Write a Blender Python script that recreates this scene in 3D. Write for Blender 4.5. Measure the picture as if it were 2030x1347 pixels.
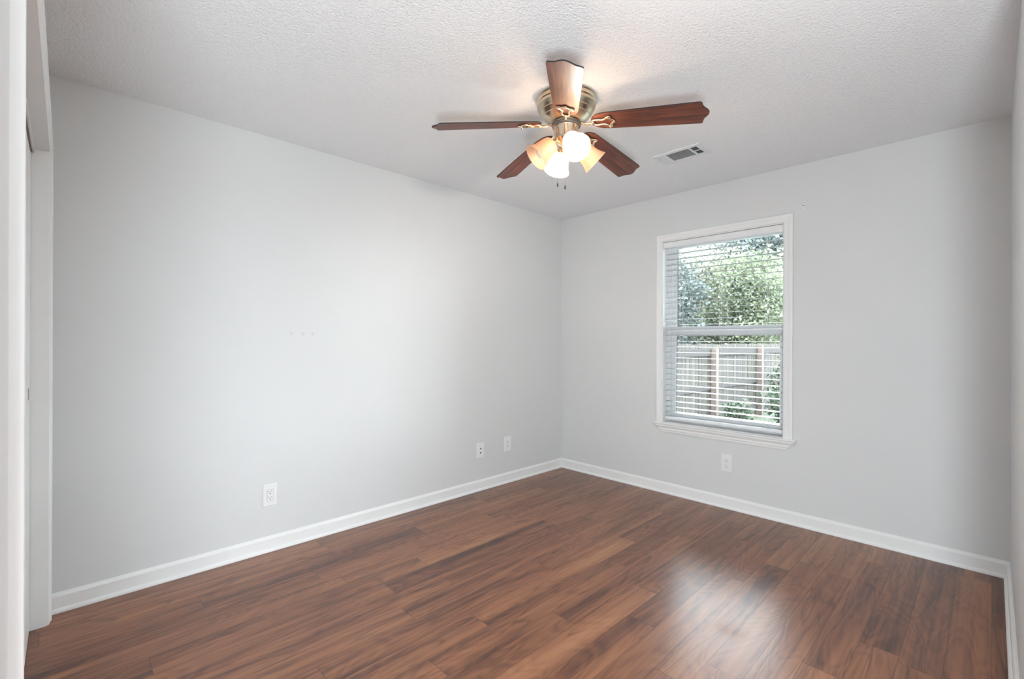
import bpy, bmesh, math, random
from math import sin, cos, pi, radians
from mathutils import Vector, Matrix
import numpy as np

for o in list(bpy.data.objects):
    bpy.data.objects.remove(o)
S = bpy.context.scene
COL = S.collection
random.seed(7)

# ------------------------------------------------------------------ camera, sky, sun, exposure
FPX, YAW, HORIZON, CAM_H, ROLL = 932.27, 0.7963, 676.26, 1.2432, 0.0034
cam_data = bpy.data.cameras.new('camera')
cam_data.sensor_fit = 'HORIZONTAL'
cam_data.sensor_width = 36.0
cam_data.lens = 36.0 * FPX / 2030.0
cam_data.shift_y = (HORIZON - 673.5) / 2030.0
cam_data.clip_start = 0.01
cam = bpy.data.objects.new('camera', cam_data)
COL.objects.link(cam)
cam.matrix_world = (Matrix.Translation((0, 0, CAM_H)) @ Matrix.Rotation(YAW, 4, 'Z')
                    @ Matrix.Rotation(pi / 2, 4, 'X') @ Matrix.Rotation(ROLL, 4, 'Z'))
S.camera = cam
S.view_settings.view_transform = 'Standard'
S.view_settings.look = 'None'
S.view_settings.gamma = 1.0
S.view_settings.use_curve_mapping = False
S.view_settings.exposure = 0.04

SKY = 25.0           # overcast bright summer sky above the trees
SUN = 6.0
BULB = 600.0
ENTRY_FILL = 190.0  # power of the added fill light
world = bpy.data.worlds.new('sky')
S.world = world
world.use_nodes = True
bg = world.node_tree.nodes['Background']
bg.inputs[0].default_value = (0.87, 0.94, 1.0, 1)
bg.inputs[1].default_value = SKY

sun_d = bpy.data.lights.new('sun', 'SUN')
sun_d.energy = SUN
sun_d.angle = radians(1.0)
sun_d.color = (1.0, 0.95, 0.86)
sun = bpy.data.objects.new('sun', sun_d)
COL.objects.link(sun)
sun.rotation_euler = Vector((-0.62, 0.55, -0.85)).to_track_quat('-Z', 'Y').to_euler()

def globe(name, loc, radius, power, color):
    d = bpy.data.lights.new(name, 'POINT')
    d.shadow_soft_size = radius
    d.energy = power
    d.color = color
    o = bpy.data.objects.new(name, d)
    COL.objects.link(o)
    o.location = loc
    return o

globe('entry_fill_light', (0.32, -0.29, 0.66), 0.19, ENTRY_FILL, (0.86, 0.96, 1.01))  # fill light added out of view to brighten the room evenly

# ------------------------------------------------------------------ room numbers
XL, YW, XR, H = -2.9825, 3.6073, 0.0676, 2.44
FS = 0.0155                                   # the front wall runs a touch out of square
def fy(x, off):                               # y of a plane `off` in front of the front wall's reference line
    return off - FS * (x + 2.93)

# ------------------------------------------------------------------ helpers
def link(name, bm, mat, parent=None, smooth=False, bevel=0.0, seg=2):
    me = bpy.data.meshes.new(name)
    bmesh.ops.recalc_face_normals(bm, faces=bm.faces)
    bm.to_mesh(me)
    bm.free()
    for m in (mat if isinstance(mat, (list, tuple)) else [mat]):
        me.materials.append(m)
    o = bpy.data.objects.new(name, me)
    COL.objects.link(o)
    if parent is not None:
        o.parent = parent
    if smooth:
        me.polygons.foreach_set('use_smooth', [True] * len(me.polygons))
        try:
            me.set_sharp_from_angle(angle=radians(40))
        except Exception:
            pass
    if bevel:
        b = o.modifiers.new('bevel', 'BEVEL')
        b.width = bevel
        b.segments = seg
        b.limit_method = 'ANGLE'
        b.angle_limit = radians(40)
    return o

def empty(name, loc=(0, 0, 0), rotz=0.0):
    o = bpy.data.objects.new(name, None)
    o.empty_display_size = 0.05
    COL.objects.link(o)
    o.location = loc
    o.rotation_euler = (0, 0, rotz)
    return o

def tag(o, label=None, cat=None, group=None, kind=None):
    if label: o['label'] = label
    if cat: o['category'] = cat
    if group: o['group'] = group
    if kind: o['kind'] = kind
    return o

def box(bm, a, b, M=None):
    x0, y0, z0 = a
    x1, y1, z1 = b
    vs = [Vector(p) for p in ((x0, y0, z0), (x1, y0, z0), (x1, y1, z0), (x0, y1, z0),
                              (x0, y0, z1), (x1, y0, z1), (x1, y1, z1), (x0, y1, z1))]
    if M: vs = [M @ v for v in vs]
    v = [bm.verts.new(p) for p in vs]
    for f in ((0, 3, 2, 1), (4, 5, 6, 7), (0, 1, 5, 4), (1, 2, 6, 5), (2, 3, 7, 6), (3, 0, 4, 7)):
        bm.faces.new([v[i] for i in f])

def prism(bm, pts, M0, M1, close=True):
    """loft a closed 3-D outline: pts is a list of 2-tuples mapped by M0/M1 callables to both ends"""
    a = [bm.verts.new(M0(p)) for p in pts]
    b = [bm.verts.new(M1(p)) for p in pts]
    n = len(pts)
    for i in range(n):
        j = (i + 1) % n
        bm.faces.new((a[i], a[j], b[j], b[i]))
    if close:
        bm.faces.new(a[::-1])
        bm.faces.new(b)

def lathe(bm, prof, seg=48, M=None, cap0=False, cap1=False):
    rings = []
    for r, z in prof:
        ring = []
        for k in range(seg):
            a = 2 * pi * k / seg
            p = Vector((r * cos(a), r * sin(a), z))
            ring.append(bm.verts.new(M @ p if M else p))
        rings.append(ring)
    for i in range(len(rings) - 1):
        for k in range(seg):
            j = (k + 1) % seg
            bm.faces.new((rings[i][k], rings[i][j], rings[i + 1][j], rings[i + 1][k]))
    if cap0: bm.faces.new(rings[0])
    if cap1: bm.faces.new(rings[-1])

def tube(bm, pts, r, seg=8, M=None, closed=False, flat=1.0):
    pts = [Vector(p) for p in pts]
    n = len(pts)
    rs = r if isinstance(r, (list, tuple)) else [r] * n
    rings = []
    for i, p in enumerate(pts):
        if closed:
            t = pts[(i + 1) % n] - pts[i - 1]
        else:
            t = pts[min(i + 1, n - 1)] - pts[max(i - 1, 0)]
        t.normalize()
        up = Vector((0, 0, 1)) if abs(t.z) < 0.9 else Vector((1, 0, 0))
        s = t.cross(up).normalized()
        u = s.cross(t).normalized()
        ring = []
        for k in range(seg):
            a = 2 * pi * k / seg
            q = p + s * (cos(a) * rs[i]) + u * (sin(a) * rs[i] * flat)
            ring.append(bm.verts.new(M @ q if M else q))
        rings.append(ring)
    for i in range(n if closed else n - 1):
        A, B = rings[i], rings[(i + 1) % n]
        for k in range(seg):
            j = (k + 1) % seg
            bm.faces.new((A[k], A[j], B[j], B[k]))
    if not closed:
        bm.faces.new(rings[0][::-1])
        bm.faces.new(rings[-1])

def ball(bm, c, r, M=None, sx=1, sy=1, sz=1, seg=14):
    T = Matrix.Translation(c) @ Matrix.Diagonal((sx, sy, sz, 1))
    if M: T = M @ T
    bmesh.ops.create_uvsphere(bm, u_segments=seg, v_segments=max(6, seg // 2), radius=r, matrix=T)

def catmull(pts, n=6, closed=False):
    P = [Vector(p) for p in pts]
    out = []
    N = len(P)
    rng = range(N) if closed else range(N - 1)
    for i in rng:
        if closed:
            p0, p1, p2, p3 = P[i - 1], P[i], P[(i + 1) % N], P[(i + 2) % N]
        else:
            p0, p1, p2, p3 = P[max(i - 1, 0)], P[i], P[i + 1], P[min(i + 2, N - 1)]
        for k in range(n):
            t = k / n
            out.append(0.5 * ((2 * p1) + (-p0 + p2) * t + (2 * p0 - 5 * p1 + 4 * p2 - p3) * t * t
                              + (-p0 + 3 * p1 - 3 * p2 + p3) * t ** 3))
    if not closed: out.append(P[-1])
    return out

# ------------------------------------------------------------------ materials
class NT:
    def __init__(s, name):
        s.m = bpy.data.materials.new(name)
        s.m.use_nodes = True
        s.t = s.m.node_tree
        s.b = s.t.nodes['Principled BSDF']
    def n(s, typ, **kw):
        nd = s.t.nodes.new(typ)
        for k, v in kw.items(): setattr(nd, k, v)
        return nd
    def l(s, a, b): s.t.links.new(a, b)
    def math(s, op, a, b=None, c=None):
        nd = s.n('ShaderNodeMath', operation=op)
        for i, v in enumerate((a, b, c)):
            if v is None: continue
            if isinstance(v, (int, float)): nd.inputs[i].default_value = v
            else: s.l(v, nd.inputs[i])
        return nd.outputs[0]
    def ramp(s, fac, stops):
        r = s.n('ShaderNodeValToRGB')
        e = r.color_ramp.elements
        while len(e) < len(stops): e.new(0.5)
        for el, (p, c) in zip(e, stops):
            el.position = p
            el.color = (*c, 1)
        s.l(fac, r.inputs[0])
        return r.outputs[0]
    def noise(s, vec, scale, detail=4, rough=0.5, dist=0.0):
        nd = s.n('ShaderNodeTexNoise')
        nd.inputs['Scale'].default_value = scale
        nd.inputs['Detail'].default_value = detail
        nd.inputs['Roughness'].default_value = rough
        nd.inputs['Distortion'].default_value = dist
        if vec is not None: s.l(vec, nd.inputs['Vector'])
        return nd.outputs['Fac']
    def bump(s, h, strength, dist=0.01):
        b = s.n('ShaderNodeBump')
        b.inputs['Strength'].default_value = strength
        b.inputs['Distance'].default_value = dist
        s.l(h, b.inputs['Height'])
        s.l(b.outputs[0], s.b.inputs['Normal'])
        return b
    def pos(s):
        return s.n('ShaderNodeNewGeometry').outputs['Position']
    def obj(s):
        return s.n('ShaderNodeTexCoord').outputs['Object']

def srgb(r, g, b):
    f = lambda c: (c / 255) / 12.92 if c / 255 <= 0.04045 else ((c / 255 + 0.055) / 1.055) ** 2.4
    return (f(r), f(g), f(b))

def plain(name, col, rough=0.5, metal=0.0, spec=0.5, var=0.03, scale=20, bump=0.0, bscale=120):
    k = NT(name)
    p = k.obj()
    f = k.noise(p, scale, 3)
    c = k.ramp(f, [(0.3, tuple(v * (1 - var) for v in col)), (0.7, tuple(min(1, v * (1 + var)) for v in col))])
    k.l(c, k.b.inputs['Base Color'])
    k.b.inputs['Roughness'].default_value = rough
    k.b.inputs['Metallic'].default_value = metal
    k.b.inputs['Specular IOR Level'].default_value = spec
    if bump: k.bump(k.noise(p, bscale, 3), bump, 0.002)
    return k.m

def wall_mat():
    k = NT('wall_paint')
    p = k.pos()
    f = k.noise(p, 1.6, 3)
    c = k.ramp(f, [(0.3, (0.705, 0.715, 0.718)), (0.7, (0.725, 0.735, 0.738))])
    for q in ((-2.982, 1.042, 1.282), (-2.982, 1.111, 1.283), (-2.982, 1.169, 1.284)):                       # three small spackled nail holes
        dv = k.n('ShaderNodeVectorMath', operation='DISTANCE')
        k.l(p, dv.inputs[0]); dv.inputs[1].default_value = q
        sp = k.ramp(dv.outputs['Value'], [(0.005, (0.88, 0.87, 0.85)), (0.012, (1, 1, 1))])
        mx = k.n('ShaderNodeMix', data_type='RGBA', blend_type='MULTIPLY')
        mx.inputs['Factor'].default_value = 1.0
        k.l(c, mx.inputs['A']); k.l(sp, mx.inputs['B'])
        c = mx.outputs['Result']
    k.l(c, k.b.inputs['Base Color'])
    k.b.inputs['Roughness'].default_value = 0.6
    k.b.inputs['Specular IOR Level'].default_value = 0.3
    k.bump(k.noise(p, 90, 3), 0.05, 0.002)
    return k.m

def ceiling_mat():
    k = NT('popcorn_ceiling')
    p = k.pos()
    n1 = k.noise(p, 75, 4, 0.7)
    v = k.n('ShaderNodeTexVoronoi')
    v.inputs['Scale'].default_value = 120
    k.l(p, v.inputs['Vector'])
    h = k.math('SUBTRACT', n1, k.math('MULTIPLY', v.outputs['Distance'], 0.45))
    c = k.ramp(n1, [(0.30, (0.89, 0.905, 0.92)), (0.55, (0.925, 0.94, 0.955))])
    k.l(c, k.b.inputs['Base Color'])
    k.b.inputs['Roughness'].default_value = 0.9
    k.b.inputs['Specular IOR Level'].default_value = 0.1
    k.bump(h, 0.55, 0.012)
    return k.m

def floor_mat():
    k = NT('laminate_planks')
    p = k.pos()
    sp = k.n('ShaderNodeSeparateXYZ')
    k.l(p, sp.inputs[0])
    x, y = sp.outputs[0], sp.outputs[1]
    W, L = 0.128, 1.22
    u = k.math('DIVIDE', x, W)
    col = k.math('FLOOR', u)
    wn = k.n('ShaderNodeTexWhiteNoise', noise_dimensions='1D')
    k.l(col, wn.inputs['W'])
    v = k.math('ADD', k.math('DIVIDE', y, L), wn.outputs['Value'])
    row = k.math('FLOOR', v)
    cid = k.n('ShaderNodeCombineXYZ')
    k.l(col, cid.inputs[0]); k.l(row, cid.inputs[1])
    wid = k.n('ShaderNodeTexWhiteNoise', noise_dimensions='3D')
    k.l(cid.outputs[0], wid.inputs['Vector'])
    rnd = wid.outputs['Value']
    fu = k.math('FRACT', u); fv = k.math('FRACT', v)
    eu = k.math('MULTIPLY', k.math('MINIMUM', fu, k.math('SUBTRACT', 1.0, fu)), W)
    ev = k.math('MULTIPLY', k.math('MINIMUM', fv, k.math('SUBTRACT', 1.0, fv)), L)
    edge = k.math('MINIMUM', eu, ev)
    # grain: coordinates shifted per plank, stretched along the plank
    off = k.n('ShaderNodeVectorMath', operation='SCALE')
    k.l(wid.outputs['Color'], off.inputs[0]); off.inputs['Scale'].default_value = 37.0
    add = k.n('ShaderNodeVectorMath', operation='ADD')
    k.l(p, add.inputs[0]); k.l(off.outputs[0], add.inputs[1])
    def stretched(sx, sy):
        mp = k.n('ShaderNodeVectorMath', operation='MULTIPLY')
        k.l(add.outputs[0], mp.inputs[0]); mp.inputs[1].default_value = (sx, sy, 1)
        return mp.outputs[0]
    broad = k.noise(stretched(5.0, 1.2), 1.0, 2, 0.45, 1.2)          # cathedral figure
    rings = k.math('FRACT', k.math('MULTIPLY', broad, 11.0))
    rings = k.math('ABSOLUTE', k.math('SUBTRACT', rings, 0.5))
    streak = k.noise(stretched(17, 0.8), 1.0, 3, 0.55, 0.5)
    fine = k.noise(stretched(260, 5), 1.0, 2, 0.5)
    patch = k.noise(stretched(7, 0.7), 1.0, 2, 0.5, 0.5)
    hair = k.noise(stretched(75, 1.3), 1.0, 2, 0.5, 0.3)
    tone = k.math('ADD', k.math('ADD', k.math('MULTIPLY', patch, 0.42), 0.045), k.math('MULTIPLY', streak, 0.43))
    tone = k.math('ADD', tone, k.math('MULTIPLY', rings, 0.16))
    tone = k.math('ADD', tone, k.math('ADD', k.math('MULTIPLY', fine, 0.03), k.math('MULTIPLY', k.math('SUBTRACT', hair, 0.4), 0.22)))
    tone = k.math('ADD', tone, k.math('MULTIPLY', k.math('SUBTRACT', rnd, 0.5), 0.10))
    c = k.ramp(tone, [(0.37, srgb(82, 51, 40)), (0.48, srgb(114, 72, 52)), (0.57, srgb(138, 90, 64)),
                      (0.67, srgb(154, 105, 74)), (0.79, srgb(170, 122, 88))])
    # thin dark veins
    vein = k.noise(stretched(8, 0.6), 1.0, 2, 0.5, 1.2)
    vv = k.math('ABSOLUTE', k.math('SUBTRACT', vein, 0.5))
    vm = k.ramp(vv, [(0.0, (0.50, 0.46, 0.45)), (0.022, (1, 1, 1))])
    mx = k.n('ShaderNodeMix', data_type='RGBA', blend_type='MULTIPLY')
    mx.inputs['Factor'].default_value = 0.75
    k.l(c, mx.inputs['A']); k.l(vm, mx.inputs['B'])
    seam = k.ramp(edge, [(0.0004, (0.52, 0.48, 0.46)), (0.0016, (1, 1, 1))])
    m2 = k.n('ShaderNodeMix', data_type='RGBA', blend_type='MULTIPLY')
    m2.inputs['Factor'].default_value = 0.8
    k.l(mx.outputs['Result'], m2.inputs['A']); k.l(seam, m2.inputs['B'])
    # dull scuffed spot on the boards
    dv = k.n('ShaderNodeVectorMath', operation='DISTANCE')
    k.l(p, dv.inputs[0]); dv.inputs[1].default_value = SCUFF
    dd = k.math('ADD', dv.outputs['Value'], k.math('MULTIPLY', k.noise(p, 30, 4, 0.8), 0.18))
    scuff = k.ramp(dd, [(0.11, (1, 1, 1)), (0.17, (0, 0, 0))])
    k.l(m2.outputs['Result'], k.b.inputs['Base Color'])
    r0 = k.math('ADD', k.math('MULTIPLY', fine, 0.03), 0.27)
    k.l(k.math('ADD', r0, k.math('MULTIPLY', scuff, 0.07)), k.b.inputs['Roughness'])
    k.b.inputs['Specular IOR Level'].default_value = 0.6
    hb = k.math('ADD', k.math('MULTIPLY', fine, 0.12), k.math('MULTIPLY', k.ramp(edge, [(0.0, (0, 0, 0)), (0.0018, (1, 1, 1))]), 1.0))
    k.bump(hb, 0.10, 0.001)
    return k.m

SCUFF = (-0.791, 2.087, 0.0)

def blade_mat():
    k = NT('mahogany_blade')
    p = k.obj()
    mp = k.n('ShaderNodeVectorMath', operation='MULTIPLY')
    k.l(p, mp.inputs[0]); mp.inputs[1].default_value = (3.0, 55, 55)
    f = k.noise(mp.outputs[0], 1.0, 4, 0.6, 0.8)
    c = k.ramp(f, [(0.35, (0.045, 0.012, 0.007)), (0.5, (0.11, 0.028, 0.014)), (0.68, (0.20, 0.055, 0.025))])
    k.l(c, k.b.inputs['Base Color'])
    k.b.inputs['Roughness'].default_value = 0.47
    k.b.inputs['Specular IOR Level'].default_value = 0.7
    return k.m

def shade_mat():
    k = NT('frosted_amber_glass')
    t = k.t
    out = t.nodes['Material Output']
    tr = k.n('ShaderNodeBsdfTranslucent'); tr.inputs[0].default_value = (1.0, 0.83, 0.68, 1)
    k.b.inputs['Base Color'].default_value = (0.92, 0.74, 0.55, 1)
    k.b.inputs['Roughness'].default_value = 0.35
    f = k.noise(k.obj(), 30, 3)
    c = k.ramp(f, [(0.3, (0.90, 0.70, 0.56)), (0.7, (0.94, 0.77, 0.64))])
    k.l(c, k.b.inputs['Base Color'])
    mix = k.n('ShaderNodeMixShader'); mix.inputs[0].default_value = 0.72
    k.l(k.b.outputs[0], mix.inputs[1]); k.l(tr.outputs[0], mix.inputs[2])
    tp = k.n('ShaderNodeBsdfTransparent'); tp.inputs[0].default_value = (1.0, 0.93, 0.84, 1)
    mix2 = k.n('ShaderNodeMixShader'); mix2.inputs[0].default_value = 0.24
    k.l(mix.outputs[0], mix2.inputs[1]); k.l(tp.outputs[0], mix2.inputs[2])
    k.l(mix2.outputs[0], out.inputs['Surface'])
    return k.m

def emit_mat(name, col, strength):
    k = NT(name)
    k.b.inputs['Base Color'].default_value = (0.9, 0.88, 0.82, 1)
    k.b.inputs['Emission Color'].default_value = (*col, 1)
    k.b.inputs['Emission Strength'].default_value = strength
    return k.m

def glass_mat():
    k = NT('window_glass')
    out = k.t.nodes['Material Output']
    t = k.n('ShaderNodeBsdfTransparent'); t.inputs[0].default_value = (0.96, 0.98, 0.97, 1)
    g = k.n('ShaderNodeBsdfGlossy'); g.inputs['Roughness'].default_value = 0.01
    fr = k.n('ShaderNodeFresnel'); fr.inputs[0].default_value = 1.45
    mix = k.n('ShaderNodeMixShader')
    k.l(fr.outputs[0], mix.inputs[0]); k.l(t.outputs[0], mix.inputs[1]); k.l(g.outputs[0], mix.inputs[2])
    k.l(mix.outputs[0], out.inputs['Surface'])
    k.t.nodes.remove(k.b)
    return k.m

def leaf_mat(name, lo, hi, transl=0.45):
    k = NT(name)
    out = k.t.nodes['Material Output']
    f = k.noise(k.pos(), 1.1, 4, 0.65)
    c = k.ramp(f, [(0.32, lo), (0.66, hi)])
    k.l(c, k.b.inputs['Base Color'])
    k.b.inputs['Roughness'].default_value = 0.5
    tr = k.n('ShaderNodeBsdfTranslucent')
    k.l(c, tr.inputs[0])
    mix = k.n('ShaderNodeMixShader'); mix.inputs[0].default_value = transl
    k.l(k.b.outputs[0], mix.inputs[1]); k.l(tr.outputs[0], mix.inputs[2])
    k.l(mix.outputs[0], out.inputs['Surface'])
    return k.m

def fence_mat():
    k = NT('weathered_fence')
    p = k.pos()
    mp = k.n('ShaderNodeVectorMath', operation='MULTIPLY')
    k.l(p, mp.inputs[0]); mp.inputs[1].default_value = (7, 6, 0.35)
    f = k.noise(mp.outputs[0], 2.2, 5, 0.7)
    c = k.ramp(f, [(0.3, (0.006, 0.0055, 0.006)), (0.5, (0.016, 0.015, 0.0125)), (0.7, (0.036, 0.034, 0.026))])
    sy = k.n('ShaderNodeSeparateXYZ'); k.l(p, sy.inputs[0])
    wn = k.n('ShaderNodeTexWhiteNoise', noise_dimensions='1D')
    k.l(k.math('FLOOR', k.math('DIVIDE', k.math('SUBTRACT', sy.outputs[1], 2.0), 0.144)), wn.inputs['W'])
    tint = k.ramp(wn.outputs['Value'], [(0.0, (0.42, 0.42, 0.48)), (0.5, (0.95, 0.92, 0.85)), (1.0, (1.55, 1.5, 1.25))])
    mx = k.n('ShaderNodeMix', data_type='RGBA', blend_type='MULTIPLY')
    mx.inputs['Factor'].default_value = 1.0
    k.l(c, mx.inputs['A']); k.l(tint, mx.inputs['B'])
    k.l(mx.outputs['Result'], k.b.inputs['Base Color'])
    k.b.inputs['Roughness'].default_value = 0.85
    return k.m

M_WALL = wall_mat()
M_CEIL = ceiling_mat()
M_FLOOR = floor_mat()
M_TRIM = plain('white_trim_paint', (0.86, 0.865, 0.86), 0.5, spec=0.3, var=0.012, scale=6)
M_DOOR = plain('white_door_paint', (0.84, 0.85, 0.85), 0.35, var=0.012, scale=4)
M_VINYL = plain('white_vinyl', (0.84, 0.85, 0.86), 0.35, var=0.01)
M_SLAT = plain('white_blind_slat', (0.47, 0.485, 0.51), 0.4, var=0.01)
M_CORD = plain('white_cord', (0.80, 0.80, 0.79), 0.8, var=0.03)
M_PLATE = plain('white_plastic_plate', (0.85, 0.85, 0.85), 0.3, var=0.01)
M_DARK = plain('dark_slot', (0.02, 0.02, 0.02), 0.6, var=0.1)
M_GASK = plain('dark_gasket', (0.06, 0.06, 0.065), 0.6, var=0.1)
M_BRASS = plain('antique_brass', (0.58, 0.50, 0.38), 0.28, metal=1.0, var=0.06, scale=40)
M_BRASS2 = plain('polished_brass', (0.76, 0.63, 0.48), 0.22, metal=1.0, var=0.05, scale=40)
M_BLADE = blade_mat()
M_EDGE = plain('blade_edge', (0.02, 0.017, 0.018), 0.5, var=0.2)
M_SHADE = shade_mat()
M_LIT = emit_mat('lit_bulb', (1.0, 0.94, 0.85), BULB)
M_BULB = plain('unlit_bulb', (0.85, 0.80, 0.70), 0.25, var=0.02)
M_GLASS = glass_mat()
M_STEEL = plain('steel', (0.5, 0.5, 0.5), 0.35, metal=1.0, var=0.05)
M_GRILLE = plain('white_vent_metal', (0.80, 0.82, 0.82), 0.4, var=0.02)
M_DUCT = plain('dark_duct', (0.05, 0.05, 0.055), 0.7, var=0.1)
M_FENCE = fence_mat()
M_POST = plain('cedar_post', (0.062, 0.046, 0.040), 0.85, var=0.18, scale=9)
M_RAIL = plain('grey_rail', (0.009, 0.0075, 0.0075), 0.9, var=0.2, scale=9)
M_BARK = plain('bark', (0.09, 0.075, 0.06), 0.95, var=0.3, scale=6, bump=0.4, bscale=20)
M_GRASS = plain('grass', (0.025, 0.033, 0.016), 0.9, var=0.35, scale=3)
M_LEAF_D = leaf_mat('blue_green_leaves', (0.022, 0.033, 0.036), (0.060, 0.080, 0.075), 0.4)
M_LEAF_Y = leaf_mat('yellow_green_leaves', (0.075, 0.084, 0.070), (0.215, 0.218, 0.170), 0.5)
M_LEAF_G = leaf_mat('bright_green_leaves', (0.045, 0.060, 0.042), (0.155, 0.180, 0.112), 0.5)
M_LEAF_V = leaf_mat('vine_leaves', (0.012, 0.026, 0.013), (0.03, 0.05, 0.025), 0.4)

# ------------------------------------------------------------------ room shell
def struct(name, bm, mat, parent=None, **kw):
    o = link(name, bm, mat, parent, **kw)
    if parent is None: o['kind'] = 'structure'
    return o

T = 0.14
bm = bmesh.new(); box(bm, (XL - T, -2.3, -0.12), (1.9, YW + T, 0)); struct('floor', bm, M_FLOOR)
bm = bmesh.new(); box(bm, (XL - T, -2.3, H), (1.9, YW + T, H + 0.16)); struct('ceiling', bm, M_CEIL)
bm = bmesh.new(); box(bm, (XL - T, -2.3, 0), (XL, YW + T, H)); struct('wall_left', bm, M_WALL)
bm = bmesh.new(); box(bm, (XR, 2.0, 0), (XR + T, YW + T, H)); struct('wall_right', bm, M_WALL)  # stops short, leaving an added opening for the fill light
# window wall with its opening
OX0, OX1, OZ0, OZ1 = -1.913, -1.007, 0.580, 2.067
bm = bmesh.new()
for a, b in (((XL, YW, 0), (OX0, YW + T, H)), ((OX1, YW, 0), (XR, YW + T, H)),
             ((OX0, YW, 0), (OX1, YW + T, OZ0)), ((OX0, YW, OZ1), (OX1, YW + T, H))):
    box(bm, a, b)
bmesh.ops.remove_doubles(bm, verts=bm.verts, dist=1e-5)
struct('wall_window', bm, M_WALL)
# front wall with the closet opening, slightly out of square; the open entry beside it is added for the fill light
CX0, CX1, CZ = -2.862, -1.03, 2.056
def fbox(bm, x0, x1, o0, o1, z0, z1):
    """box following the front wall: o0..o1 are offsets from its reference line"""
    v = [bm.verts.new(p) for p in ((x0, fy(x0, o0), z0), (x1, fy(x1, o0), z0), (x1, fy(x1, o1), z0), (x0, fy(x0, o1), z0),
                                   (x0, fy(x0, o0), z1), (x1, fy(x1, o0), z1), (x1, fy(x1, o1), z1), (x0, fy(x0, o1), z1))]
    for f in ((0, 3, 2, 1), (4, 5, 6, 7), (0, 1, 5, 4), (1, 2, 6, 5), (2, 3, 7, 6), (3, 0, 4, 7)):
        bm.faces.new([v[i] for i in f])
FW = -0.013                                   # plane of the plaster
bm = bmesh.new()
for x0, x1, z0, z1 in ((XL, CX0 - 0.018, 0, H), (CX0 - 0.018, CX1 + 0.018, CZ + 0.018, H), (CX1 + 0.018, -0.79, 0, H)):
    fbox(bm, x0, x1, FW - 0.115, FW, z0, z1)
struct('wall_front', bm, M_WALL)
# unseen entry, added so the fill light reaches the room; closet
bm = bmesh.new(); box(bm, (-0.91, -2.3, 0), (-0.80, -0.166, H)); struct('wall_added_entry_left', bm, M_WALL)
bm = bmesh.new(); box(bm, (XL, -2.3, 0), (1.9, -2.2, H)); struct('wall_added_entry_back', bm, M_WALL)
bm = bmesh.new(); box(bm, (1.8, -2.2, 0), (1.9, 2.1, H)); struct('wall_added_entry_right', bm, M_WALL)
bm = bmesh.new(); box(bm, (XR + T, 2.0, 0), (1.8, 2.1, H)); struct('wall_added_entry_front', bm, M_WALL)
bm = bmesh.new(); box(bm, (XL, -0.90, 0), (-0.91, -0.80, H)); struct('wall_closet', bm, M_WALL)

# baseboards: board with eased top and a quarter round shoe
BH = 0.088
BOARD = [(0, 0), (0.013, 0), (0.013, BH - 0.016), (0.009, BH - 0.008), (0.0045, BH - 0.004), (0.003, BH), (0, BH)]
SHOE = [(0.012, 0), (0.024, 0), (0.0235, 0.008), (0.0205, 0.014), (0.0165, 0.018), (0.012, 0.0195)]
def run(profile, name, p0, p1, nrm, mat, parent=None, m0=0.0, m1=0.0, gap=0.0):
    p0 = Vector(p0); p1 = Vector(p1); nrm = Vector(nrm); d = (p1 - p0).normalized()
    bm = bmesh.new()
    prism(bm, profile, lambda q: p0 + nrm * q[0] + d * (q[0] * m0) + Vector((0, 0, q[1])),
          lambda q: p1 + nrm * q[0] - d * (q[0] * m1) + Vector((0, 0, q[1])))
    return link(name, bm, mat, parent)
def baseboard(name, p0, p1, nrm, m0, m1):
    b = run(BOARD, name, p0, p1, nrm, M_TRIM, None, m0, m1)
    b['kind'] = 'structure'
    run(SHOE, 'shoe_moulding', p0, p1, nrm, M_TRIM, b, m0, m1)
baseboard('baseboard_left', (XL, -0.014, 0), (XL, YW, 0), (1, 0, 0), 0, 1)
baseboard('baseboard_window', (XL, YW, 0), (XR, YW, 0), (0, -1, 0), 1, 1)
baseboard('baseboard_right', (XR, YW, 0), (XR, 2.0, 0), (-1, 0, 0), 1, 0)

# ------------------------------------------------------------------ closet door frame and sliding doors
closet = tag(empty('door_1', (0, 0, 0)), kind='structure')
CAS = [(0, 0), (0, 0.006), (0.008, 0.0085), (0.020, 0.011), (0.034, 0.0125), (0.040, 0.0150), (0.052, 0.0160), (0.058, 0.0150), (0.060, 0.0)]
# profile: (distance outward from the opening, thickness off the wall)
def fpt(x, off, z): return Vector((x, fy(x, off), z))
bm = bmesh.new()
R0 = 0.005
prism(bm, CAS, lambda q: fpt(CX0 - R0 - q[0], FW + q[1], 0), lambda q: fpt(CX0 - R0 - q[0], FW + q[1], CZ + R0 + q[0]))
prism(bm, CAS, lambda q: fpt(CX0 - R0 - q[0], FW + q[1], CZ + R0 + q[0]), lambda q: fpt(CX1 + R0 + q[0], FW + q[1], CZ + R0 + q[0]))
prism(bm, CAS, lambda q: fpt(CX1 + R0 + q[0], FW + q[1], CZ + R0 + q[0]), lambda q: fpt(CX1 + R0 + q[0], FW + q[1], 0))
link('door_casing', bm, M_TRIM, closet)
bm = bmesh.new()
fbox(bm, CX0 - 0.018, CX0, FW - 0.115, FW, 0, CZ + 0.018)
fbox(bm, CX1, CX1 + 0.018, FW - 0.115, FW, 0, CZ + 0.018)
fbox(bm, CX0, CX1, FW - 0.115, FW, CZ, CZ + 0.018)
link('door_jamb', bm, M_TRIM, closet)
bm = bmesh.new()
fbox(bm, CX0, CX1, FW - 0.046, FW - 0.040, CZ - 0.018, CZ)
fbox(bm, CX0, CX1, FW - 0.113, FW - 0.046, CZ - 0.005, CZ)
link('door_track', bm, M_TRIM, closet)

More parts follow.
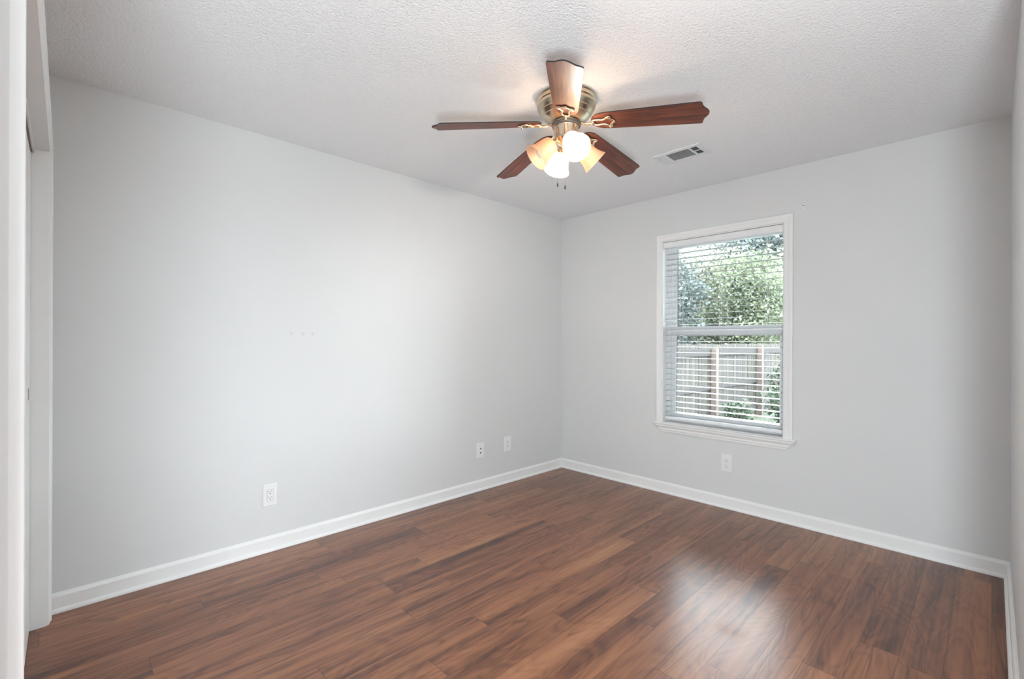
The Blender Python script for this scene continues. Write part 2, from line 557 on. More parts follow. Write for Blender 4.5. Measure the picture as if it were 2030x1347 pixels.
def sliding_door(x0, x1, o_front, label, cup_x):
    d = empty('sliding_closet_door', (0, 0, 0))
    tag(d, label, 'closet door', 'sliding closet doors')
    bm = bmesh.new(); fbox(bm, x0, x1, o_front - 0.030, o_front, 0.008, CZ - 0.022)
    link('door_panel', bm, M_DOOR, d, bevel=0.002)
    bm = bmesh.new()
    M = Matrix.Translation(fpt(cup_x, o_front, 1.02 - 0.0)) @ Matrix.Rotation(-pi / 2, 4, 'X')
    lathe(bm, [(0.0005, 0.0005), (0.018, 0.0005), (0.021, 0.0022), (0.024, 0.0018), (0.0245, 0.0)], 28, M)
    link('finger_pull', bm, M_STEEL, d, smooth=True)
    return d
sliding_door(CX0 + 0.004, -1.93, FW - 0.052, 'white flat sliding closet door next to the left wall', -2.735)
sliding_door(-1.96, CX1 - 0.004, FW - 0.086, 'white flat sliding closet door nearer the camera, behind the other leaf', -1.13)

# ------------------------------------------------------------------ window
win = tag(empty('window_1', (0, 0, 0)), kind='structure')
WC = [(0, 0), (0, 0.010), (0.004, 0.013), (0.022, 0.014), (0.026, 0.017), (0.036, 0.018), (0.042, 0.016), (0.0425, 0.0)]
def wpt(x, d, z): return Vector((x, YW - d, z))
SZ = 0.578                                     # top of the stool
bm = bmesh.new()
prism(bm, WC, lambda q: wpt(OX0 - q[0], q[1], SZ), lambda q: wpt(OX0 - q[0], q[1], OZ1 + q[0] * 1.25))
prism(bm, WC, lambda q: wpt(OX0 - q[0], q[1], OZ1 + q[0] * 1.25), lambda q: wpt(OX1 + q[0] * 1.35, q[1], OZ1 + q[0] * 1.25))
prism(bm, WC, lambda q: wpt(OX1 + q[0] * 1.35, q[1], OZ1 + q[0] * 1.25), lambda q: wpt(OX1 + q[0] * 1.35, q[1], SZ))
link('window_casing', bm, M_TRIM, win)
bm = bmesh.new()
ST = [(0.0, 0), (0.030, 0), (0.034, 0.004), (0.034, 0.010), (0.030, 0.0145), (0.0, 0.0145)]
prism(bm, ST, lambda q: wpt(-1.972, q[0], SZ - 0.0145 + q[1]), lambda q: wpt(-0.926, q[0], SZ - 0.0145 + q[1]))
box(bm, (OX0, YW - 0.001, SZ - 0.012), (OX1, YW + 0.10, SZ + 0.004))
link('window_stool', bm, M_TRIM, win)
bm = bmesh.new()
AP = [(0.0, -0.066), (0.006, -0.066), (0.009, -0.060), (0.010, -0.050), (0.014, -0.043), (0.014, -0.030), (0.021, -0.018), (0.026, -0.012), (0.026, 0.0), (0.0, 0.0)]
zt = SZ - 0.0145
prism(bm, AP, lambda q: wpt(-1.965 - 0.058 * (q[1] / 0.066), q[0], zt + q[1]), lambda q: wpt(-0.935 + 0.058 * (q[1] / 0.066), q[0], zt + q[1]))
link('window_apron', bm, M_TRIM, win)
# jamb liner (drywall return painted as trim)
JD = 0.10
bm = bmesh.new()
box(bm, (OX0 - 0.002, YW + 0.001, SZ), (OX0 + 0.006, YW + JD, OZ1))
box(bm, (OX1 - 0.006, YW + 0.001, SZ), (OX1 + 0.002, YW + JD, OZ1))
box(bm, (OX0 + 0.006, YW + 0.001, OZ1 - 0.006), (OX1 - 0.006, YW + JD, OZ1 + 0.002))
link('window_jamb', bm, M_TRIM, win)
# vinyl frame with tracks
bm = bmesh.new()
for (x0, x1) in ((OX0, OX0 + 0.028), (OX1 - 0.018, OX1)):
    box(bm, (x0, YW + 0.098, SZ), (x1, YW + T + 0.01, OZ1))
box(bm, (OX0 + 0.028, YW + 0.104, SZ), (OX0 + 0.034, YW + T + 0.01, OZ1))
box(bm, (OX0 + 0.034, YW + 0.098, OZ1 - 0.026), (OX1 - 0.018, YW + T + 0.01, OZ1))
box(bm, (OX0 + 0.034, YW + 0.098, SZ), (OX1 - 0.018, YW + T + 0.01, SZ + 0.022))
link('window_frame', bm, M_VINYL, win, bevel=0.002)
def sash(name, x0, x1, z0, z1, y, sl, sr, rt, rb):
    bm = bmesh.new()
    dpt = 0.022
    box(bm, (x0, y, z0), (x0 + sl, y + dpt, z1))
    box(bm, (x1 - sr, y, z0), (x1, y + dpt, z1))
    box(bm, (x0 + sl, y, z1 - rt), (x1 - sr, y + dpt, z1))
    box(bm, (x0 + sl, y, z0), (x1 - sr, y + dpt, z0 + rb))
    # glazing bead step
    for a, b in (((x0 + sl - 0.002, y + 0.004, z0 + rb - 0.002), (x0 + sl + 0.006, y + 0.018, z1 - rt + 0.002)),
                 ((x1 - sr - 0.006, y + 0.004, z0 + rb - 0.002), (x1 - sr + 0.002, y + 0.018, z1 - rt + 0.002)),):
        box(bm, a, b)
    s = link(name, bm, M_VINYL, win, bevel=0.0015)
    bm = bmesh.new(); box(bm, (x0 + sl - 0.004, y + 0.009, z0 + rb - 0.004), (x1 - sr + 0.004, y + 0.012, z1 - rt + 0.004))
    link('window_pane', bm, M_GLASS, s)
    bm = bmesh.new()
    box(bm, (x0 + sl + 0.006, y + 0.0065, z0 + rb), (x0 + sl + 0.0105, y + 0.0088, z1 - rt))
    link('glazing_gasket', bm, M_GASK, s)
    return s
sash('upper_sash', OX0 + 0.030, OX1 - 0.012, 1.300, OZ1 - 0.020, YW + 0.126, 0.034, 0.016, 0.030, 0.060)
lo = sash('lower_sash', OX0 + 0.030, OX1 - 0.016, SZ + 0.018, 1.366, YW + 0.101, 0.040, 0.034, 0.072, 0.062)
bm = bmesh.new()
box(bm, (-1.80, YW + 0.090, 1.357), (-1.755, YW + 0.108, 1.368)); box(bm, (-1.785, YW + 0.084, 1.359), (-1.77, YW + 0.10, 1.371))
link('sash_lock', bm, M_VINYL, lo, bevel=0.002)

# ------------------------------------------------------------------ blind
blind = tag(empty('window_blind', ((OX0 + OX1) / 2, YW + 0.05, OZ1 - 0.006)),
            'white horizontal slat blind lowered over the window with its slats open', 'blind')
bx, by, bz = blind.location
def rel(o):  # put world-built child into the empty's frame
    o.location = (-bx, -by, -bz)
    return o
bm = bmesh.new()
box(bm, (OX0 + 0.010, YW + 0.018, OZ1 - 0.052), (OX1 - 0.010, YW + 0.066, OZ1 - 0.010))
rel(link('head_rail', bm, M_VINYL, blind, bevel=0.002))
bm = bmesh.new()
VAL = [(0, 0), (0.007, 0), (0.009, 0.006), (0.009, 0.040), (0.007, 0.047), (0, 0.047)]
prism(bm, VAL, lambda q: Vector((OX0 + 0.008, YW + 0.016 - q[0], OZ1 - 0.056 + q[1])), lambda q: Vector((OX1 - 0.008, YW + 0.016 - q[0], OZ1 - 0.056 + q[1])))
rel(link('valance', bm, M_VINYL, blind))
bm = bmesh.new(); box(bm, (OX1 - 0.032, YW + 0.004, OZ1 - 0.062), (OX1 - 0.010, YW + 0.006, OZ1 - 0.012))
rel(link('rail_bracket', bm, M_PLATE, blind))
SX0, SX1 = OX0 + 0.016, OX1 - 0.016
tilt = radians(2.5)
smesh = None
z = 1.958 + 0.005
zs = []
while z > 0.655:
    zs.append(z)
    z -= 0.0449
for i, z in enumerate(zs):
    if smesh is None:
        bm = bmesh.new()
        n = 6; w = 0.050
        top = []
        for k in range(n + 1):
            t = k / n - 0.5
            top.append((t * w, 0.0007 * (1 - (2 * t) ** 2)))
        prof = top + [(a, b - 0.0020) for a, b in top[::-1]]
        R = Matrix.Rotation(tilt, 4, 'X')
        prism(bm, prof, lambda q: R @ Vector((SX0 - bx, q[0], q[1])), lambda q: R @ Vector((SX1 - bx, q[0], q[1])))
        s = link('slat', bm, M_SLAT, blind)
        smesh = s.data
    else:
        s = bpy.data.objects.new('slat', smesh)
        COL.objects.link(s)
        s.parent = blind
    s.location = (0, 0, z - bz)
bm = bmesh.new(); box(bm, (SX0, YW + 0.027, 0.604), (SX1, YW + 0.075, 0.624))
rel(link('bottom_rail', bm, M_VINYL, blind, bevel=0.003))
for cx in (-1.775, -1.455, -1.135):
    bm = bmesh.new()
    for yy in (YW + 0.0245, YW + 0.0755):
        tube(bm, [(cx, yy, OZ1 - 0.05), (cx, yy, 0.615)], 0.0009, 5)
        tube(bm, [(cx + 0.012, yy, OZ1 - 0.05), (cx + 0.012, yy, 0.615)], 0.0007, 5)
    for z in zs:
        tube(bm, [(cx, YW + 0.0245, z - 0.003), (cx, YW + 0.0755, z - 0.0005)], 0.0006, 4)
    rel(link('ladder_cord', bm, M_CORD, blind))

# ------------------------------------------------------------------ curtain hooks left on the wall
def hook(x, z, label):
    t = empty('curtain_bracket', (x, YW, z))
    tag(t, label, 'curtain bracket', 'curtain brackets beside the window')
    bm = bmesh.new()
    box(bm, (-0.006, -0.002, -0.016), (0.006, 0.0, 0.018))
    link('wall_plate', bm, M_TRIM, t, bevel=0.001)
    bm = bmesh.new()
    tube(bm, catmull([(0, -0.002, -0.006), (0, -0.014, -0.010), (-0.003, -0.022, -0.012), (-0.008, -0.023, -0.007)], 4), 0.0022, 8)
    link('hook', bm, M_TRIM, t, smooth=True)
    bm = bmesh.new()
    ball(bm, (0, -0.003, 0.008), 0.0035, sy=0.5)
    link('screw', bm, M_GASK, t, smooth=True)
hook(-2.028, 2.143, 'small white curtain bracket on the wall at the upper left of the window')
hook(-0.890, 2.152, 'small white curtain bracket on the wall at the upper right of the window')

# ------------------------------------------------------------------ wall plates (built facing -Y, back at y=0)
def plate_bm(w, h, d=0.006):
    bm = bmesh.new()
    a, b = w / 2, h / 2
    v0 = [bm.verts.new(p) for p in ((-a, 0, -b), (a, 0, -b), (a, 0, b), (-a, 0, b))]
    e = 0.0025
    v1 = [bm.verts.new(p) for p in ((-a, -d * 0.6, -b), (a, -d * 0.6, -b), (a, -d * 0.6, b), (-a, -d * 0.6, b))]
    v2 = [bm.verts.new(p) for p in ((-a + e, -d, -b + e), (a - e, -d, -b + e), (a - e, -d, b - e), (-a + e, -d, b - e))]
    for A, B in ((v0, v1), (v1, v2)):
        for i in range(4):
            j = (i + 1) % 4
            bm.faces.new((A[i], A[j], B[j], B[i]))
    bm.faces.new(v0[::-1]); bm.faces.new(v2)
    return bm
def slots(bm, zc, d, s=1.0):
    box(bm, (-0.0075 * s - 0.0011, -d - 0.0006, zc + 0.001), (-0.0075 * s + 0.0011, -d + 0.001, zc + 0.010))
    box(bm, (0.0075 * s - 0.0010, -d - 0.0006, zc + 0.002), (0.0075 * s + 0.0010, -d + 0.001, zc + 0.009))
    M = Matrix.Translation((0, -d, zc - 0.0065)) @ Matrix.Rotation(pi / 2, 4, 'X')
    lathe(bm, [(0.0001, 0.0006), (0.0030, 0.0006), (0.0030, -0.001)], 12, M)
def screw(t, z, d):
    bm = bmesh.new(); ball(bm, (0, -d, z), 0.0030, sy=0.35, seg=10)
    link('screw', bm, M_PLATE, t, smooth=True)
def outlet(loc, rz, label, decora=False):
    t = empty('wall_outlet', loc, rz)
    tag(t, label, 'outlet', 'power outlets low on the walls')
    d = 0.006
    link('cover_plate', plate_bm(0.078, 0.128, d), M_PLATE, t)
    if decora:
        bm = bmesh.new(); box(bm, (-0.0168, -d - 0.0018, -0.0335), (0.0168, -d + 0.001, 0.0335))
        r = link('receptacle', bm, M_PLATE, t, bevel=0.001)
        bm = bmesh.new()
        for zc in (0.0165, -0.0165): slots(bm, zc, d + 0.0018)
        link('socket_slots', bm, M_DARK, r)
        bm = bmesh.new()
        g = 0.0172
        for a, b in (((-g - .0006, -d - .0003, -.0342), (-g, -d + .001, .0342)), ((g, -d - .0003, -.0342), (g + .0006, -d + .001, .0342)),
                     ((-g, -d - .0003, .0337), (g, -d + .001, .0343)), ((-g, -d - .0003, -.0343), (g, -d + .001, -.0337))):
            box(bm, a, b)
        link('plate_gap', bm, M_GASK, t)
        screw(t, 0.048, d); screw(t, -0.048, d)
    else:
        for zc in (0.0195, -0.0195):
            bm = bmesh.new()
            pts = []
            for k in range(24):
                a = 2 * pi * k / 24
                pts.append((max(-0.0145, min(0.0145, 0.0172 * cos(a))), max(-0.0125, min(0.0125, 0.0160 * sin(a)))))
            prism(bm, pts, lambda q: Vector((q[0], -d + 0.001, zc + q[1])), lambda q: Vector((q[0] * 0.96, -d - 0.0018, zc + q[1] * 0.96)))
            r = link('receptacle', bm, M_PLATE, t)
            bm = bmesh.new(); slots(bm, zc, d + 0.0018); link('socket_slots', bm, M_DARK, r)
        screw(t, 0.0, d)
    return t
outlet((XL, 0.922, 0.328), pi / 2, 'white power outlet with a rectangular face, alone on the long left wall', True)
outlet((XL, 2.866, 0.339), pi / 2, 'white power outlet on the left wall, nearest the far corner')
outlet((-1.389, YW, 0.332), 0, 'white power outlet on the far wall below the window')
t = empty('cable_wall_plate', (XL, 2.552, 0.331), pi / 2)
tag(t, 'white wall plate with two dark jacks low on the left wall beside the corner outlet', 'wall plate')
link('cover_plate', plate_bm(0.074, 0.124), M_PLATE, t)
bm = bmesh.new()
M = Matrix.Translation((0, -0.006, 0.014)) @ Matrix.Rotation(pi / 2, 4, 'X')
lathe(bm, [(0.0001, 0.007), (0.0035, 0.007), (0.0042, 0.0055), (0.0042, 0.001), (0.006, 0.001), (0.006, -0.001)], 16, M)
link('coaxial_jack', bm, M_GASK, t, smooth=True)
bm = bmesh.new(); box(bm, (-0.0065, -0.0068, -0.026), (0.0065, -0.005, -0.015)); link('phone_jack', bm, M_DARK, t)
screw(t, 0.046, 0.006); screw(t, -0.046, 0.006)

# ------------------------------------------------------------------ ceiling register
vent = tag(empty('ceiling_vent', (-1.395, 2.870, H)), 'white rectangular louvered air vent on the ceiling between the fan and the window', 'vent')
VX, VY = 0.155, 0.095
bm = bmesh.new()
def ring(bm, x0, x1, y0, y1, ix0, ix1, iy0, iy1, z0, z1):
    for a, b in (((x0, y0, z0), (ix0, y1, z1)), ((ix1, y0, z0), (x1, y1, z1)), ((ix0, y0, z0), (ix1, iy0, z1)), ((ix0, iy1, z0), (ix1, y1, z1))):
        box(bm, a, b)
ring(bm, -VX, VX, -VY, VY, -0.128, 0.128, -0.066, 0.066, -0.007, 0)
box(bm, (-0.085, -0.066, -0.007), (-0.075, 0.066, 0)); box(bm, (0.075, -0.066, -0.007), (0.085, 0.066, 0))
link('vent_frame', bm, M_GRILLE, vent, bevel=0.001)
bm = bmesh.new(); box(bm, (-0.126, -0.065, -0.0004), (0.126, 0.065, -0.0001)); link('vent_duct', bm, M_DUCT, vent)
for k in range(11):
    bm = bmesh.new()
    y = -0.060 + k * 0.012
    Mx = Matrix.Translation((0, y, -0.004)) @ Matrix.Rotation(radians(40), 4, 'X')
    box(bm, (-0.075, -0.0035, -0.0004), (0.075, 0.0035, 0.0004), Mx)
    link('louver', bm, M_GRILLE, vent)
for sx in (-1, 1):
    for k in range(4):
        bm = bmesh.new()
        x = sx * (0.090 + k * 0.0105)
        My = Matrix.Translation((x, 0, -0.004)) @ Matrix.Rotation(radians(42 * sx), 4, 'Y')
        box(bm, (-0.0038, -0.066, -0.0004), (0.0038, 0.066, 0.0004), My)
        link('louver', bm, M_GRILLE, vent)
bm = bmesh.new(); box(bm, (0.086, -0.002, -0.0065), (0.127, 0.002, -0.003)); link('louver_lever', bm, M_GRILLE, vent)
for sx in (-0.142, 0.142):
    bm = bmesh.new(); ball(bm, (sx, 0, -0.007), 0.0035, sz=0.4, seg=10); link('screw', bm, M_STEEL, vent, smooth=True)

# ------------------------------------------------------------------ ceiling fan
FX, FY = -1.475, 1.812
fan = tag(empty('ceiling_fan', (FX, FY, H)), 'brass ceiling fan with five dark reddish wood blades and four bell shaped lights', 'ceiling fan')
def z_(z): return z - H
bm = bmesh.new()
lathe(bm, [(0.138, z_(2.44)), (0.146, z_(2.438)), (0.148, z_(2.432)), (0.143, z_(2.427)), (0.143, z_(2.419)), (0.146, z_(2.416)),
           (0.146, z_(2.410)), (0.141, z_(2.406)), (0.140, z_(2.396)), (0.142, z_(2.392)), (0.139, z_(2.386)), (0.134, z_(2.378)),
           (0.128, z_(2.370)), (0.129, z_(2.366)), (0.120, z_(2.357)), (0.113, z_(2.350)), (0.113, z_(2.346)), (0.100, z_(2.336)),
           (0.090, z_(2.328)), (0.078, z_(2.321)), (0.066, z_(2.318)), (0.066, z_(2.312)), (0.010, z_(2.311))], 72)
link('motor_housing', bm, M_BRASS, fan, smooth=True)
bm = bmesh.new()
lathe(bm, [(0.020, z_(2.311)), (0.070, z_(2.311)), (0.072, z_(2.306)), (0.070, z_(2.300)), (0.030, z_(2.300))], 48)
link('flywheel', bm, M_GASK, fan, smooth=True)
bm = bmesh.new()
lathe(bm, [(0.010, z_(2.301)), (0.058, z_(2.301)), (0.061, z_(2.297)), (0.059, z_(2.291)), (0.059, z_(2.243)), (0.062, z_(2.240)),
           (0.061, z_(2.234)), (0.050, z_(2.228)), (0.034, z_(2.214)), (0.020, z_(2.204)), (0.014, z_(2.190)), (0.010, z_(2.180)), (0.0005, z_(2.177))], 56)
link('switch_housing', bm, M_BRASS2, fan, smooth=True)

# blade outline (local x along the blade from the hub, y across)
def blade_outline():
    L0, L1 = 0.128, 0.645
    half = [(L0, 0.0), (L0 + 0.002, 0.016), (L0 + 0.010, 0.032), (L0 + 0.024, 0.045), (L0 + 0.046, 0.0535), (L0 + 0.08, 0.0575),
            (0.40, 0.0645), (0.55, 0.0690), (L1 - 0.030, 0.0705), (L1 - 0.022, 0.0695), (L1 - 0.017, 0.0655), (L1 - 0.0145, 0.058),
            (L1 - 0.0125, 0.048), (L1 - 0.008, 0.036), (L1 + 0.002, 0.024), (L1 + 0.010, 0.012), (L1 + 0.013, 0.0)]
    return half + [(x, -y) for x, y in half[-2:0:-1]]
def make_blade():
    pts = blade_outline()
    bm = bmesh.new()
    th = 0.0055
    a = [bm.verts.new((x, y, 0)) for x, y in pts]
    b = [bm.verts.new((x, y, th)) for x, y in pts]
    n = len(pts)
    for i in range(n):
        j = (i + 1) % n
        f = bm.faces.new((a[i], a[j], b[j], b[i])); f.material_index = 1
    bm.faces.new(a[::-1]); bm.faces.new(b)
    return bm
def make_iron():
    bm = bmesh.new()
    zb = -0.0045
    # arm out of the motor, dipping under the blade
    tube(bm, catmull([(0.052, 0, 0.010), (0.075, 0, 0.002), (0.095, 0, -0.007), (0.118, 0, -0.008), (0.136, 0, zb - 0.002)], 5), [0.0085] * 21, 10, flat=0.6)
    loop = [(0.130, 0.004, zb - 0.002), (0.142, 0.017, zb), (0.160, 0.019, zb), (0.180, 0.016, zb), (0.197, 0.021, zb), (0.210, 0.032, zb),
            (0.221, 0.034, zb), (0.222, 0.023, zb), (0.228, 0.012, zb), (0.238, 0.0, zb)]
    loop = loop + [(x, -y, z) for x, y, z in loop[-2::-1]]
    cl = catmull(loop, 5)
    tube(bm, cl, 0.0062, 10, flat=0.8)
    for p in ((0.217, 0.034), (0.217, -0.034), (0.238, 0.0)):
        ball(bm, (p[0], p[1], zb - 0.001), 0.0085, sz=0.65)
        ball(bm, (p[0], p[1], zb - 0.0065), 0.0035, sz=0.6, seg=10)
    ball(bm, (0.136, 0, zb - 0.003), 0.011, sz=0.6)
    return bm
blade0 = iron0 = None
for k in range(5):
    ang = radians(20.55 - 72 * k)
    # the blades droop a little towards their tips and are pitched
    Mk = Matrix.Rotation(ang, 4, 'Z') @ Matrix.Translation((0, 0, z_(2.3155))) @ Matrix.Rotation(radians(6.6), 4, 'Y') @ Matrix.Rotation(radians(-12.5), 4, 'X')
    Mi = Matrix.Rotation(ang, 4, 'Z') @ Matrix.Translation((0, 0, z_(2.3150))) @ Matrix.Rotation(radians(6.6), 4, 'Y') @ Matrix.Rotation(radians(-12.5), 4, 'X')
    if blade0 is None:
        blade0 = link('blade', make_blade(), [M_BLADE, M_EDGE], fan)
        iron0 = link('blade_bracket', make_iron(), M_BRASS2, fan, smooth=True)
        b, i = blade0, iron0
    else:
        b = blade0.copy(); i = iron0.copy()
        COL.objects.link(b); COL.objects.link(i)
        b.parent = fan; i.parent = fan
    b.matrix_local = Mk
    i.matrix_local = Mi

# light kit
NECK = Vector((0.068, 0, z_(2.212)))
OPEN = Vector((0.155, 0, z_(2.137)))
axis = (OPEN - NECK).normalized()
LEN = (OPEN - NECK).length
TL = Matrix.Translation(NECK) @ axis.to_track_quat('Z', 'Y').to_matrix().to_4x4()
def shade_bm():
    bm = bmesh.new()
    out = [(0.024, 0.0), (0.030, 0.003), (0.040, 0.010), (0.0445, 0.022), (0.0465, 0.038), (0.0480, 0.055), (0.0510, 0.075), (0.0565, 0.094), (0.0655, LEN - 0.001), (0.0665, LEN)]
    pr = [(p.x, p.y) for p in catmull([(a, b, 0) for a, b in out], 4)]
    inn = [(max(0.001, r - 0.0028), z) for r, z in pr[::-1]]
    lathe(bm, pr + inn, 48, TL)
    return bm
def bulb_bm():
    bm = bmesh.new()
    lathe(bm, [(0.0125, 0.012), (0.0130, 0.026), (0.018, 0.040), (0.0255, 0.054), (0.0290, 0.068), (0.0275, 0.082), (0.020, 0.093), (0.010, 0.098), (0.0005, 0.0995)], 20, TL, cap0=True)
    return bm
def arm_bm():
    bm = bmesh.new()
    tube(bm, catmull([(0.028, 0, z_(2.226)), (0.044, 0, z_(2.228)), (0.058, 0, z_(2.222)), tuple(NECK - axis * 0.004)], 5), 0.0075, 10)
    lathe(bm, [(0.006, -0.012), (0.016, -0.010), (0.026, -0.002), (0.0285, 0.006), (0.0275, 0.010), (0.022, 0.0105), (0.016, 0.013), (0.016, 0.020), (0.001, 0.020)], 28, TL)
    for k in range(3):
        a = k * 2 * pi / 3 + 0.5
        p = TL @ Vector((0.029 * cos(a), 0.029 * sin(a), 0.004)); q = TL @ Vector((0.036 * cos(a), 0.036 * sin(a), 0.004))
        tube(bm, [p, q], 0.0015, 6); ball(bm, q, 0.0032, seg=8)
    return bm
base = math.degrees(YAW)
sh0 = link('lamp_shade', shade_bm(), M_SHADE, fan, smooth=True)
ar0 = link('light_arm', arm_bm(), M_BRASS2, fan, smooth=True)
bl0 = link('light_bulb', bulb_bm(), M_LIT, fan, smooth=True)
bu0 = link('light_bulb', bulb_bm(), M_BULB, fan, smooth=True)
for n, (phi, lit) in enumerate(((-78, True), (102, True), (12, False), (192, False))):
    R = Matrix.Rotation(radians(base + phi), 4, 'Z')
    if n == 0: s, a = sh0, ar0
    else:
        s, a = sh0.copy(), ar0.copy()
        COL.objects.link(s); COL.objects.link(a)
    s.parent = fan; a.parent = fan
    src = bl0 if lit else bu0
    if n in (0, 2): b = src
    else:
        b = src.copy(); COL.objects.link(b)
    b.parent = fan
    b['label'] = 'glowing light bulb' if lit else 'unlit white light bulb'
    for o in (s, a, b): o.matrix_local = R
# pull chains
def chain(lat, dep, z1, name):
    r = Vector((cos(YAW), sin(YAW), 0)); v = Vector((-sin(YAW), cos(YAW), 0))
    p = r * lat + v * dep
    bm = bmesh.new()
    z = z_(2.250)
    tube(bm, [tuple(p * 0.9 + Vector((0, 0, z_(2.255)))), tuple(p + Vector((0, 0, z_(2.250)))), tuple(p + Vector((0, 0, z_(z1 + 0.02))))], 0.0008, 6)
    while z > z_(z1 + 0.022):
        ball(bm, (p.x, p.y, z), 0.0014, seg=6)
        z -= 0.0045
    c = link(name, bm, M_STEEL, fan)
    bm = bmesh.new()
    Mc = Matrix.Translation((p.x, p.y, z_(z1)))
    lathe(bm, [(0.0005, 0.0), (0.0035, 0.001), (0.0042, 0.006), (0.0038, 0.012), (0.0025, 0.017), (0.0012, 0.021), (0.0003, 0.022)], 14, Mc)
    link('chain_fob', bm, M_GASK, c, smooth=True)
chain(-0.045, -0.045, 1.990, 'pull_chain')
chain(-0.011, -0.063, 1.972, 'pull_chain')

# ------------------------------------------------------------------ outdoors
GZ = -0.65
bm = bmesh.new()
bmesh.ops.create_grid(bm, x_segments=40, y_segments=40, size=40, matrix=Matrix.Translation((-4, 20, GZ)))
rg = random.Random(3)
for v in bm.verts: v.co.z += rg.uniform(-0.04, 0.04)
gnd = link('lawn', bm, M_GRASS)
tag(gnd, kind='structure')

# fence running away from the house beside the window
FXX = -4.2
fence = tag(empty('wooden_fence', (FXX, 4.5, GZ)), 'weathered grey wooden privacy fence seen through the window', 'fence')
def frel(o):
    o.location = (-FXX, -4.5, -GZ)
    return o
bm = bmesh.new()
y = 2.0
while y < 19.8:
    w = 0.138
    top = 1.19 + rg.uniform(-0.012, 0.012)
    dx = rg.uniform(-0.004, 0.004)
    x0 = FXX - 0.02 + dx
    pts = [(y + 0.004, GZ + 0.03), (y + w, GZ + 0.03), (y + w, top - 0.03), (y + w - 0.03, top), (y + 0.034, top), (y + 0.004, top - 0.03)]
    prism(bm, pts, lambda q: Vector((x0 - 0.018, q[0], q[1])), lambda q: Vector((x0, q[0], q[1])))
    y += w + 0.006
frel(link('fence_pickets', bm, M_FENCE, fence))
for z0 in (0.94, 0.22, -0.46):
    bm = bmesh.new(); box(bm, (FXX - 0.014, 2.0, z0), (FXX + 0.026, 19.8, z0 + 0.095 + (0.05 if z0 > 0.9 else 0)))
    frel(link('fence_rail', bm, M_RAIL, fence))
yp = 10.0 - 2.8 * 2
while yp < 19.8:
    bm = bmesh.new(); box(bm, (FXX + 0.027, yp, GZ - 0.05), (FXX + 0.135, yp + 0.12, 1.13 + 0.04 * sin(yp * 3)))
    frel(link('fence_post', bm, M_POST, fence, bevel=0.004))
    yp += 2.8

def leaves_mesh(name, centers, sizes, mat, parent, seed, aspect=0.6):
    """folded kite-shaped leaves scattered at the given points"""
    rs = np.random.RandomState(seed)
    n = len(centers)
    d = rs.normal(size=(n, 3)); d /= np.linalg.norm(d, axis=1)[:, None]
    e = rs.normal(size=(n, 3)); e -= (e * d).sum(1)[:, None] * d; e /= np.linalg.norm(e, axis=1)[:, None]
    nn = np.cross(d, e)
    s = sizes[:, None]
    P = np.stack([centers - d * s * .5, centers + e * s * aspect * .5 + nn * s * .08, centers + d * s * .5, centers - e * s * aspect * .5 + nn * s * .08], 1)
    V = P.reshape(-1, 3)
    me = bpy.data.meshes.new(name)
    me.vertices.add(len(V)); me.vertices.foreach_set('co', V.ravel())
    idx = np.arange(n) * 4
    F = np.stack([idx, idx + 1, idx + 2, idx, idx + 2, idx + 3], 1).ravel()
    me.loops.add(len(F)); me.loops.foreach_set('vertex_index', F)
    me.polygons.add(2 * n)
    me.polygons.foreach_set('loop_start', np.arange(0, 6 * n, 3))
    me.update(calc_edges=True); me.validate()
    me.materials.append(mat)
    o = bpy.data.objects.new(name, me)
    COL.objects.link(o); o.parent = parent
    return o

def tree(x, y, h, cr, base_h, mat, n, size, label, seed, group='trees beyond the fence', trunk_r=0.16):
    t = tag(empty('tree', (x, y, GZ)), label, 'tree', group)
    rs = np.random.RandomState(seed)
    rr = random.Random(seed)
    bm = bmesh.new()
    tr = catmull([(0, 0, 0), (rr.uniform(-.15, .15), rr.uniform(-.15, .15), h * .3), (rr.uniform(-.3, .3), rr.uniform(-.3, .3), h * .6), (rr.uniform(-.4, .4), 0, h * .88)], 5)
    tube(bm, tr, [trunk_r * (1 - 0.85 * i / (len(tr) - 1)) for i in range(len(tr))], 9)
    tips = []
    nb = 15
    for k in range(nb):
        a = k * 2.4 + rr.uniform(-.3, .3)
        f = 0.25 + 0.7 * k / nb
        s = tr[int(f * (len(tr) - 1))]
        zc = max(base_h + 0.3, s.z)
        Lb = cr * rr.uniform(.55, .95) * (1.0 - 0.35 * (k / nb))
        p1 = s + Vector((cos(a) * Lb * .5, sin(a) * Lb * .5, .18 * h * rr.uniform(.5, 1)))
        p2 = p1 + Vector((cos(a + .4) * Lb * .5, sin(a + .4) * Lb * .5, .10 * h * rr.uniform(.3, 1)))
        br = catmull([s, p1, p2], 4)
        r0 = trunk_r * .32
        tube(bm, br, [r0 * (1 - .8 * i / (len(br) - 1)) for i in range(len(br))], 6)
        tips += [p1, p2, (p1 + p2) / 2, (s + p1) / 2]
    link('trunk', bm, M_BARK, t, smooth=True)
    # clumps of leaves around branch ends and through the crown
    ncl = 60
    cl = []
    for k in range(ncl):
        u = rs.normal(size=3); u /= np.linalg.norm(u); rad = rs.uniform(.35, 1) ** .5
        cz = (base_h + h) / 2; hz = (h - base_h) / 2
        cl.append((u[0] * cr * rad, u[1] * cr * rad, cz + u[2] * hz * rad))
    cl += [tuple(q) for q in tips]
    cl = np.array(cl)
    pick = rs.randint(0, len(cl), n)
    sc = cr * 0.20
    C = cl[pick] + rs.normal(size=(n, 3)) * np.array([sc, sc, sc * .7])
    C[:, 2] = np.maximum(C[:, 2], base_h * 0.8)
    leaves_mesh('foliage', C, size * rs.uniform(.6, 1.3, n), mat, t, seed)
    return t

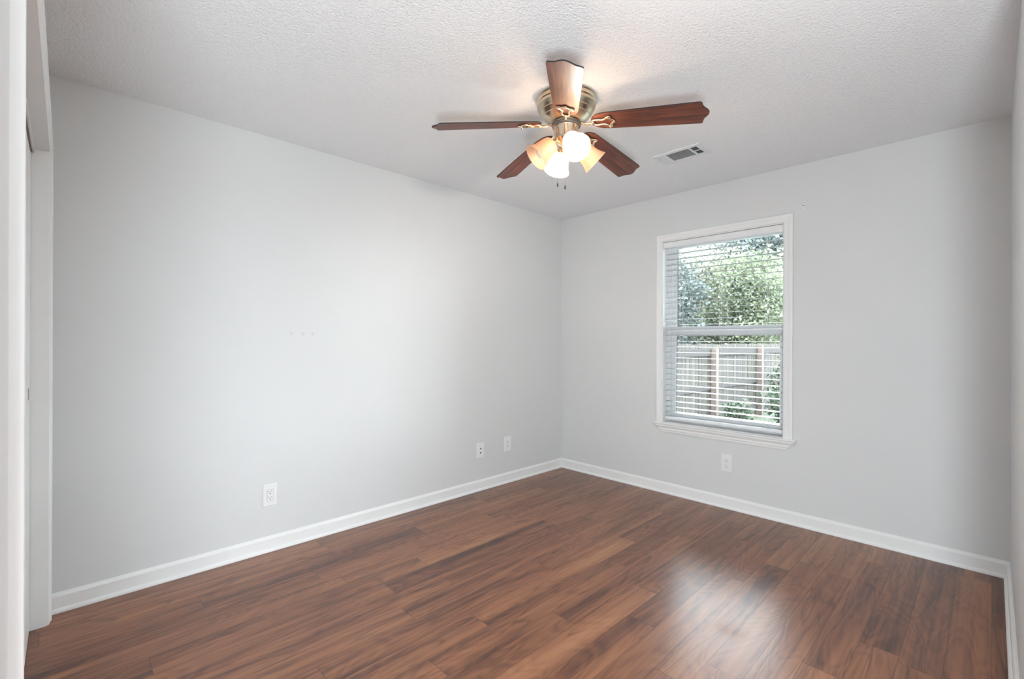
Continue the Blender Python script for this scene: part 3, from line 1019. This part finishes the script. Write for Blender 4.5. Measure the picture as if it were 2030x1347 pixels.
tree(-7.9, 13.4, 4.6, 1.9, 0.6, M_LEAF_D, 22000, 0.13, 'dark blue green tree at the left of the window view', 11)
tree(-8.0, 17.6, 5.6, 2.2, 0.8, M_LEAF_Y, 20000, 0.13, 'pale yellow green tree above the fence in the middle of the window view', 12)
tree(-5.75, 16.8, 4.8, 1.6, 0.5, M_LEAF_G, 22000, 0.12, 'bright green tree at the right of the window view', 13)
tree(-12.5, 20.0, 7.2, 3.0, 1.0, M_LEAF_Y, 20000, 0.19, 'tall pale tree far back behind the dark tree at the upper left', 14)
tree(-8.6, 24.5, 8.0, 3.4, 1.0, M_LEAF_D, 20000, 0.22, 'tall dark tree farthest back, its top between the pale and bright green trees', 15)
tree(-5.9, 29.0, 7.2, 3.2, 1.0, M_LEAF_G, 18000, 0.20, 'tall green tree far back behind the bright green tree at the right', 16)

def shrub(x, y, h, r, n, size, mat, label, cat, seed, name='shrub', group=None):
    t = tag(empty(name, (x, y, GZ)), label, cat, group)
    rs = np.random.RandomState(seed)
    bm = bmesh.new()
    tips = []
    for k in range(9):
        a = k * 2.4
        p = Vector((cos(a) * r * .6, sin(a) * r * .6, h * rs.uniform(.6, .95)))
        pts = catmull([(0.03 * cos(a), 0.03 * sin(a), 0), (p.x * .3, p.y * .3, p.z * .5), tuple(p)], 4)
        tube(bm, pts, 0.012, 5)
        tips += [np.array(q) for q in pts[3:]]
    link('stem', bm, M_BARK, t)
    tips = np.array(tips)
    C = tips[rs.randint(0, len(tips), n)] + rs.normal(size=(n, 3)) * r * .28
    C[:, 2] = np.clip(C[:, 2], 0.03, h * 1.05)
    leaves_mesh('foliage', C, size * rs.uniform(.6, 1.3, n), mat, t, seed, 0.7)
shrub(-2.95, 10.9, 0.95, 0.45, 1600, 0.085, M_LEAF_V, 'green leafy bush at the foot of the fence, at the right of the window', 'bush', 21)
shrub(-3.55, 9.75, 0.72, 0.28, 900, 0.08, M_LEAF_V, 'low green plant in front of the middle of the fence', 'bush', 22)
shrub(-3.55, 12.6, 1.45, 0.35, 900, 0.08, M_LEAF_V, 'tall green plant climbing near the far fence post', 'bush', 23)
